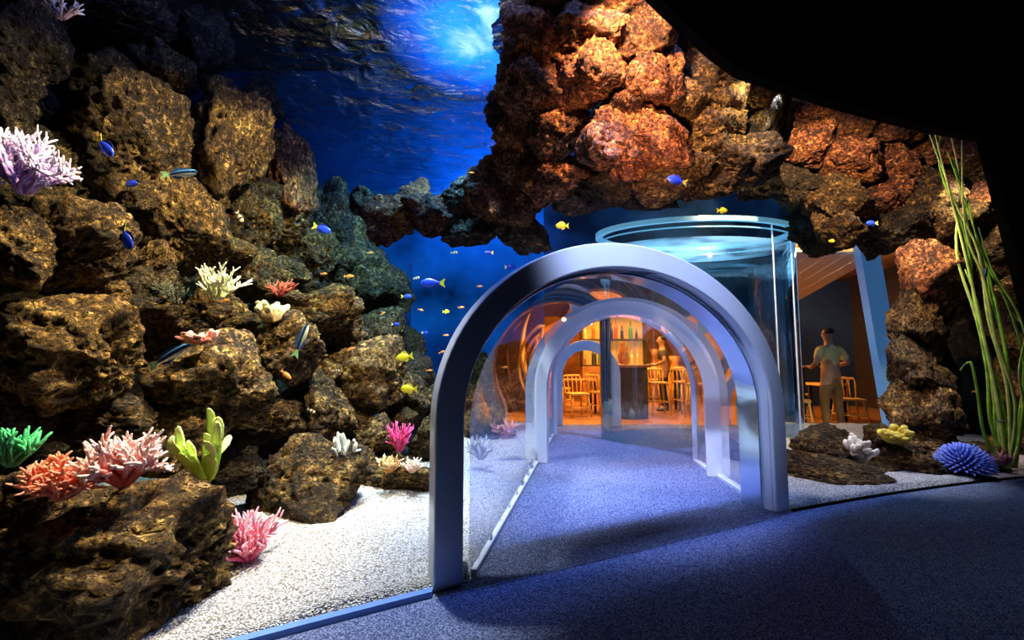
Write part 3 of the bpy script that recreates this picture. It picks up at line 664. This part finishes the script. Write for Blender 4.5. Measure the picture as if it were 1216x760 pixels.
for f in [('tang',125,175,36,2.4,-50),('tang',155,218,22,2.6,0),('tang',150,283,36,2.35,-65),('tang',383,272,26,4.4,-20),('tang',513,336,32,4.6,0,True),('tang',803,214,28,3.8,-15,True),
 ('tang',1035,265,16,5.2,0,True),('tang',606,317,14,5.3),('tang',483,352,14,5.3),('tang',640,330,10,7.0),('tang',505,395,9,5.4),
 ('yel',667,268,18,4.3,0,True),('yel',480,424,22,4.6,10,True),('yel',485,462,22,4.5,0,True),('yel',466,412,10,5.0),('yel',858,250,14,4.2),('yel',988,286,8,5.2),('yel',464,424,10,5.1),
 ('wra',215,206,50,2.8,5),('wra',203,422,60,2.4,30),('wra',358,403,46,3.2,70),('wra',1170,325,22,5.05,70),
 ('org',340,445,18,3.4,-40),('org',415,328,14,4.8),('org',555,395,12,5.2),('org',418,414,10,4.4,20),('org',268,357,12,3.1,10),('org',600,436,9,5.5),('org',530,398,8,5.4),
 ('org',455,372,8,5.2,30),('org',385,325,9,4.6),('org',1158,465,9,5.05),('org',548,365,9,5.2),('org',525,418,9,5.2,20),('org',500,368,8,5.6,-20),('org',640,290,8,5.0),('org',570,340,8,5.6),
 ('org',440,300,9,5.2),('org',560,205,9,4.6),('org',510,440,9,5.0),('tang',545,425,11,5.2),('tang',580,300,12,5.0,0,True),('tang',470,385,11,5.0),('yel',530,370,9,5.4),('yel',600,355,8,5.6),
 ('whi',285,258,18,3.6,-60),('whi',370,488,12,3.6,-30),('whi',1188,500,10,5.05),('whi',540,300,10,5.5),('whi',495,330,9,5.4,10),('whi',560,375,9,5.4),('whi',520,455,9,4.9),('whi',400,440,9,4.1)]:
    fish(*f)

# ---------------------------------------------------------------- bar furniture
def chair(seat_h, back_h, w=.42, mat=M_LWOOD, name='wooden_chair'):
    e = empty(name); h = w/2
    box('seat', -h, h, -h, h, seat_h-.04, seat_h, mat, e, .01)
    for sx in (-1, 1):
        for sy in (-1, 1):
            tube('leg', [(sx*(h+.02), sy*(h+.02), 0), (sx*(h-.04), sy*(h-.04), seat_h-.03)], [.018, .022], mat, e, 8)
    V, Fc = [], []
    pts = [(-h+.02, h-.02, seat_h-.02), (-h, h+.03, back_h-.08), (-h+.03, h+.05, back_h), (h-.03, h+.05, back_h), (h, h+.03, back_h-.08), (h-.02, h-.02, seat_h-.02)]
    tube_geo(V, Fc, pts, [.022]*6, 8)
    for x in (-.1, 0, .1): tube_geo(V, Fc, [(x, h-.01, seat_h-.02), (x, h+.05, back_h)], [.013]*2, 6)
    mk('backrest', V, Fc, mat, e, True)
    z = seat_h*.4
    V, Fc = [], []
    q = h
    c = [(-q, -q, z), (q, -q, z), (q, q, z), (-q, q, z)]
    for i in range(4): tube_geo(V, Fc, [c[i], c[(i+1) % 4]], [.012]*2, 6)
    mk('footrest', V, Fc, mat, e, True)
    return e
ch = chair(.5, .86)
tag(ch, 'light wooden chair with slatted back beside a high table', 'chair', 'light wooden chairs')
cpos = [(6.3, 8.6, -.3), (6.6, 9.4, 2.6), (5.2, 9.6, 1.2), (6.05, 9.8, 0), (1.4, 9.9, .3), (2.0, 10.4, 2.2), (1.2, 11.6, 1)]
ch.location = (5.15, 8.3, 0); ch.rotation_euler[2] = 1.0
for x, y, r in cpos:
    c = copy_tree(ch); c.location = (x, y, 0); c.rotation_euler[2] = r
st_ = chair(.72, 1.0, .36, M_LWOOD, 'bar_stool'); tag(st_, 'tall warm-lit wooden bar stool', 'stool', 'bar stools')
st_.location = (3.25, 10.2, 0)
for x, y, r in [(3.95, 10.6, .3), (3.5, 11.5, -.2), (4.3, 11.2, .5), (3.9, 9.7, 1), (4.5, 11.9, .4)]:
    c = copy_tree(st_); c.location = (x, y, 0); c.rotation_euler[2] = r
def table(x, y, h, w, dp, mat=M_WOOD, name='high_table', label='dark high table with a wooden top'):
    e = empty(name, (x, y, 0)); tag(e, label, 'table', 'tables')
    box('table_top', -w/2, w/2, -dp/2, dp/2, h-.05, h, mat, e, .008)
    for sx in (-1, 1):
        for sy in (-1, 1):
            box('leg', sx*(w/2-.05)-.025, sx*(w/2-.05)+.025, sy*(dp/2-.05)-.025, sy*(dp/2-.05)+.025, 0, h-.05, M_METAL, e)
    return e
table(5.2, 8.9, 1.08, .6, .7, M_DWOOD)
table(6.3, 9.2, .75, .5, .5, M_LWOOD, 'dining_table', 'light wooden dining table')
table(1.5, 10.8, .75, .9, .7, M_WOOD, 'dining_table', 'warm wooden dining table')
table(3.85, 11.1, .95, .4, .4, M_DWOOD)
bc = empty('bar_counter', (2.5, 10.0, 0)); tag(bc, 'dark wood bar counter with a thick top', 'counter')
box('body', -.25, .3, -.55, 1.6, 0, 1.05, M_DWOOD, bc, .01); box('counter_top', -.31, .36, -.62, 1.67, 1.05, 1.11, M_WOOD, bc, .01)
sh = empty('bottle_shelf', (3.0, 13.0, 0)); tag(sh, 'warmly lit wooden back bar shelving', 'shelf')
SX0, SX1 = -1.0, .9
box('cabinet', SX0, SX1, 0, .5, 0, 1.0, M_WOOD, sh, .01); box('back_panel', SX0, SX1, .45, .5, 1.0, 2.5, M_SHELF, sh)
for z in (1.0, 1.75, 2.45): box('shelf_board', SX0, SX1, .1, .5, z, z+.05, M_DWOOD, sh)
for x in (SX0, SX1-.04): box('upright', x, x+.05, .08, .5, 1.0, 2.5, M_DWOOD, sh)
bcols = [(.1,.3,.08),(.5,.15,.03),(.9,.7,.3),(.05,.05,.08),(.6,.05,.03)]
bm_ = [simple('bottle_glass', c, .15) for c in bcols]
def bottle_mesh(mat):
    V, Fc = [], []; tube_geo(V, Fc, [(0,0,0),(0,0,.005),(0,0,.18),(0,0,.22),(0,0,.31)], [.034,.038,.038,.015,.013], 12)
    me = bpy.data.meshes.new('bottle'); me.from_pydata([tuple(v) for v in V], [], Fc); me.materials.append(mat); return me
bms = [bottle_mesh(m) for m in bm_]
for z in (1.051, 1.801):
    x = 2.12
    while x < 3.8:
        o = bpy.data.objects.new('bottle', rg.choice(bms)); COL.objects.link(o); o.location = (x, 13.22+rg.uniform(-.06, .08), z)
        q = rg.uniform(.9, 1.9); o.scale = (q*rg.uniform(.8, 1.2), q, q); tag(o, 'glass bottle standing on the lit bar shelf', 'bottle', 'bottles on the bar shelf')
        x += rg.uniform(.13, .3)
def vase(x, y, z, h, col):
    V, Fc = [], []
    tube_geo(V, Fc, [(0,0,0),(0,0,h*.08),(0,0,h*.35),(0,0,h*.7),(0,0,h*.85),(0,0,h)], [h*.12,h*.16,h*.24,h*.12,h*.08,h*.13], 16)
    o = mk('vase', V, Fc, simple('vase_glaze', col, .25, noise_amt=.25, nscale=6), None, True, (x, y, z)); tag(o, 'tall amber glazed vase in the bar', 'vase', 'amber vases')
for x, y, z, h, c in [(2.45, 9.8, 1.11, .38, (.7,.35,.08)), (2.55, 10.5, 1.11, .5, (.45,.18,.05)), (2.43, 11.2, 1.11, .3, (.85,.55,.2)), (4.5, 12.6, 0, 1.3, (.6,.28,.06)), (4.15, 13.2, 0, 1.5, (.35,.14,.04)), (.95, 12.6, 0, 1.2, (.55,.2,.05))]:
    vase(x, y, z, h, c)
structure(box('wall_back.005', -4, 9, 14.8, 14.9, 0, 3.4, simple('bar_wall', (.36,.13,.025), .7, noise_amt=.45, nscale=2)))
structure(box('wall_right.001', 9, 9.1, 7.7, 14.9, 0, 3.4, M_DWOOD)); structure(box('wall_left.001', -4.1, -4, 8.8, 14.9, 0, 3.4, M_WOOD))
structure(box('wall_bar', 4.9, 9, 12.0, 12.1, 0, 3.3, simple('navy_wall', (.02,.045,.13), .8)), 'dark navy wall of the bar room')
structure(box('ceiling.002', -4, 9, 8.82, 14.9, 3.4, 3.5, M_WOOD))
def slat_panel(x0, x1, y0, y1, z0, z1, nm):
    V, Fc = [], []; k = 6
    for i in range(k):
        a = x0+(x1-x0)*i/k; b = x0+(x1-x0)*(i+.985)/k; n = len(V)
        V += [(a, y0, z0), (b, y0, z0), (b+.3, y1, z1), (a+.3, y1, z1), (a, y0, z0+.03), (b, y0, z0+.03), (b+.3, y1, z1+.03), (a+.3, y1, z1+.03)]
        Fc += [tuple(n+i2 for i2 in f) for f in [(0,3,2,1),(4,5,6,7),(0,1,5,4),(1,2,6,5),(2,3,7,6),(3,0,4,7)]]
    o = mk(nm, V, Fc, M_CREAM); tag(o, 'pale boarded ceiling panel slanting over the bar', 'ceiling panel')
slat_panel(4.7, 6.6, 7.95, 11.0, 3.1, 2.6, 'slanted_ceiling_panel')
for x, y, z in [(1.2, 10.5, 2.2), (2.0, 11.5, 2.2), (3.1, 11, 2.25), (3.9, 12, 2.2)]:
    e = empty('pendant_lamp', (x, y, z)); tag(e, 'small glowing pendant lamp over the bar', 'lamp', 'pendant lamps')
    tube('cord', [(0, 0, .14), (0, 0, 3.4-z)], .006, M_METAL, e, 6)
    tube('lamp_shade', [(0, 0, .15), (0, 0, .12), (0, 0, -.02)], [.02, .05, .12], M_METAL, e, 16)
    tube('bulb', [(0, 0, -.02), (0, 0, -.05), (0, 0, -.09), (0, 0, -.11)], [.03, .05, .045, .015], M_GLOW, e, 12)

# ---------------------------------------------------------------- people
def skin_mesh(name, nodes, edges, mat, root=0, sub=2, parent=None):
    me = bpy.data.meshes.new(name); me.from_pydata([n[0] for n in nodes], edges, []); 
    o = bpy.data.objects.new(name, me); COL.objects.link(o)
    sk = o.modifiers.new('s', 'SKIN'); sk.use_smooth_shade = True
    for i, n in enumerate(nodes):
        r = n[1]; me.skin_vertices[0].data[i].radius = r if isinstance(r, tuple) else (r, r)
        me.skin_vertices[0].data[i].use_root = (i == root)
    ss = o.modifiers.new('u', 'SUBSURF'); ss.levels = sub; ss.render_levels = sub
    bpy.context.view_layer.update()
    dg = bpy.context.evaluated_depsgraph_get()
    m2 = bpy.data.meshes.new_from_object(o.evaluated_get(dg)); bpy.data.objects.remove(o)
    m2.materials.clear(); m2.materials.append(mat); m2.name = name
    m2.polygons.foreach_set('use_smooth', [True]*len(m2.polygons))
    r = bpy.data.objects.new(name, m2); COL.objects.link(r)
    if parent: r.parent = parent
    return r
M_SKIN = simple('skin', (.5, .28, .18), .5, noise_amt=.05)
def person(x, y, rz, shirt, pants, hair, label):
    nd = [((0,0,.96),.13), ((-.0,0,1.14),.12), ((0,0,1.32),.135), ((0,0,1.46),.08), ((0,.01,1.54),.056), ((0,.03,1.62),(.075,.085)), ((0,.03,1.70),(.077,.09)), ((0,.02,1.76),(.05,.06))]
    ed = [(0,1),(1,2),(2,3),(3,4),(4,5),(5,6),(6,7)]
    for s in (-1, 1):
        b = len(nd)
        nd += [((s*.2,0,1.42),.07), ((s*.36,-.06,1.17),.05), ((s*.23,.17,1.08),.034), ((s*.2,.25,1.1),(.038,.02))]
        ed += [(2,b),(b,b+1),(b+1,b+2),(b+2,b+3)]
        for k, (fx, L) in enumerate([(-.03,.075),(-.01,.085),(.01,.08),(.03,.065)]):
            c = len(nd); nd += [((s*.2+fx,.29,1.105),.009), ((s*.2+fx,.29+L*.55,1.1),.009), ((s*.2+fx,.29+L,1.08),.008)]
            ed += [(b+3,c),(c,c+1),(c+1,c+2)]
        c = len(nd); nd += [((s*.2-s*.045,.25,1.1),.01), ((s*.2-s*.065,.29,1.09),.009)]; ed += [(b+3,c),(c,c+1)]
        h = len(nd)
        nd += [((s*.1,0,.86),.1), ((s*.14,.02,.5),.06), ((s*.16,-.03,.1),.045), ((s*.17,.1,.04),.04)]
        ed += [(0,h),(h,h+1),(h+1,h+2),(h+2,h+3)]
    body = skin_mesh('person', nd, ed, M_SKIN)
    body.location = (x, y, 0); body.rotation_euler = (0, 0, rz); tag(body, label, 'person')
    g = .02
    nn = [((0,0,.98),.11+g), ((0,0,1.14),.12+g), ((0,0,1.32),.14+g), ((0,0,1.43),.11), ((0,0,1.5),.07)]
    ee = [(0,1),(1,2),(2,3),(3,4)]
    for s in (-1, 1):
        b = len(nn); nn += [((s*.1,0,1.33),.13), ((s*.2,0,1.41),.088), ((s*.32,-.045,1.2),.072)]; ee += [(2,b),(b,b+1),(b+1,b+2)]
        b = len(nn); nn += [((s*.07,0,.98),.105)]; ee += [(0,b)]
    skin_mesh('shirt', nn, ee, simple('shirt', shirt, .8, noise_amt=.08), parent=body)
    nn = [((0,0,.95),.12+g), ((0,0,.88),.12+g)]; ee = [(0,1)]
    for s in (-1, 1):
        b = len(nn); nn += [((s*.11,0,.80),.095+g), ((s*.14,.02,.5),.075), ((s*.16,-.02,.1),.06)]; ee += [(1,b),(b,b+1),(b+1,b+2)]
    skin_mesh('trousers', nn, ee, simple('trousers', pants, .85, noise_amt=.1), parent=body)
    for s in (-1, 1):
        skin_mesh('shoe', [((s*.16,-.06,.05),(.05,.045)), ((s*.165,.04,.045),(.052,.042)), ((s*.17,.17,.035),(.04,.03))], [(0,1),(1,2)], M_DWOOD, parent=body)
    skin_mesh('hair', [((0,-.02,1.66),(.075,.08)), ((0,-.01,1.72),(.085,.095)), ((0,.0,1.78),(.055,.065))], [(0,1),(1,2)], simple('hair', hair, .8), parent=body)
    V, Fc = [], []
    for s in (-1, 1): tube_geo(V, Fc, [(s*.075,.03,1.65),(s*.09,.02,1.67),(s*.092,.02,1.69)], [.018,.022,.014], 8, .6)
    mk('ear', V, Fc, M_SKIN, body, True)
    V, Fc = [], []
    tube_geo(V, Fc, [(0,.115,1.68),(0,.135,1.645),(0,.12,1.635)], [.01,.016,.012], 8); mk('nose', V, Fc, M_SKIN, body, True)
    return body
person(5.57, 8.0, .25, (.85,.78,.35), (.22,.13,.05), (.03,.02,.015), 'person in warm olive t-shirt and khaki trousers standing at high table')
person(3.6, 10.9, 1.2, (.06,.05,.06), (.02,.02,.03), (.02,.015,.01), 'person in dark clothes standing by the bar counter')

# ---------------------------------------------------------------- lights
def light(kind, name, loc, tgt, energy, col, size=.3, spot=60, blend=.5, sizey=None, rz=None):
    l = bpy.data.lights.new(name, kind); l.energy = energy; l.color = col
    if kind == 'AREA':
        l.size = size
        if sizey: l.shape = 'RECTANGLE'; l.size_y = sizey
    elif kind == 'SPOT': l.spot_size = math.radians(spot); l.spot_blend = blend; l.shadow_soft_size = size
    else: l.shadow_soft_size = size
    o = bpy.data.objects.new(name, l); COL.objects.link(o); o.location = loc
    o.rotation_euler = (Vector(tgt)-Vector(loc)).to_track_quat('-Z', 'Y').to_euler() if rz is None else (0, 0, rz)
    return o
light('SPOT', 'sand_lamp', (-.9, 3.4, 4.2), (-1.2, 3.0, 0), 820, (.86, .93, 1), .1, 44, .5)
light('SPOT', 'rock_lamp', (-.2, 3.1, 3.95), (-2.8, 3.6, 1.3), 820, (1, .80, .42), .05, 80, .7)
light('SPOT', 'rock_lamp', (-1.3, 2.4, 3.7), (-2.5, 2.9, 1.1), 460, (1, .82, .45), .05, 82, .7)
light('SPOT', 'rock_lamp', (-1.0, 2.9, 4.2), (-2.1, 2.6, .5), 300, (1, .85, .5), .05, 44, .6)
light('SPOT', 'rock_lamp', (-1.2, 4.2, 4.0), (-2.0, 5.2, .5), 560, (.4, .9, .85), .05, 90, .8)
light('SPOT', 'deep_lamp', (-.7, 5.6, 4.3), (-2.2, 6.6, 1.6), 420, (.15, .5, 1), .1, 110, .8)
light('SPOT', 'reef_lamp', (.9, 3.3, 4.35), (1.3, 4.9, 3.4), 560, (1, .58, .30), .05, 96, .5)
light('SPOT', 'reef_lamp', (1.2, 3.4, 2.8), (1.4, 4.8, 3.9), 80, (1, .5, .3), .05, 100, .8)
light('SPOT', 'reef_lamp', (2.4, 3.98, 4.0), (2.2, 4.8, 3.2), 90, (1, .75, .42), .05, 90, .6)
light('SPOT', 'reef_lamp', (3.2, 4.4, 3.9), (4.0, 6.0, 3.0), 440, (1, .64, .36), .05, 100, .6)
light('SPOT', 'column_lamp', (4.6, 4.9, 3.5), (5.0, 5.9, 1.4), 260, (1, .82, .55), .06, 56, .6)
light('SPOT', 'column_lamp', (5.3, 5.1, 3.5), (6.3, 6.0, 2.3), 150, (1, .76, .48), .06, 84, .6)
light('SPOT', 'gravel_lamp', (4.2, 4.95, 4.0), (4.0, 5.3, 0), 460, (.95, .96, 1), .1, 36, .6)
light('SPOT', 'gravel_lamp', (2.7, 4.4, 4.0), (2.75, 4.9, 0), 420, (.95, .96, 1), .1, 26, .6)
light('SPOT', 'gravel_lamp', (-.8, 4.6, 4.0), (-.5, 4.9, 0), 850, (.9, .95, 1), .1, 56, .6)
light('SPOT', 'blue_overhead', (0.3, 6.2, 6.8), (0.5, 6.9, 0), 1900, (.15, .35, 1), .6, 42, .5)
light('SPOT', 'blue_backlight', (-.6, 6.9, 5.6), (-.6, 8.7, 3.2), 1300, (.08, .36, 1), .3, 90, .9)
light('AREA', 'edge_fill', (1.0, gy(1.0)+.13, 6.0), (0, 0, 0), 480, (.32, .42, 1), 3.2, sizey=.06, rz=math.radians(25.7))  # unseen strip, added so the fascia trims its spill on the floor
light('SPOT', 'tunnel_lamp', (0.85, 3.28, 4.45), (0.95, 4.3, 0), 2300, (.40, .49, 1), .25, 42, .8)
light('SPOT', 'tunnel_lamp', (1.1, 6.3, 3.85), (1.3, 6.3, 0), 900, (.40, .49, 1), .15, 64, .7)
light('SPOT', 'tube_fill', (2.97, 7.3, 4.2), (2.97, 7.3, 0), 220, (.4, .75, 1), .1, 120, .6)  # unseen spot added to light the top of the tube
light('SPOT', 'arch_fill', (.4, .7, 4.2), (.95, 3.2, 2.0), 1300, (.50, .60, 1), .1, 32, .8)  # unseen spot added to brighten the front of the entrance arch
light('AREA', 'bar_light', (2.5, 11, 3.3), (2.5, 11, 0), 700, (1, .44, .09), 4.0)
light('AREA', 'bar_light', (6.0, 8.9, 3.3), (6.0, 8.8, 0), 220, (1, .82, .52), 1.2)
w = bpy.data.worlds.new('world'); sc.world = w; w.use_nodes = True
w.node_tree.nodes['Background'].inputs[0].default_value = (.06, .14, .4, 1); w.node_tree.nodes['Background'].inputs[1].default_value = .01
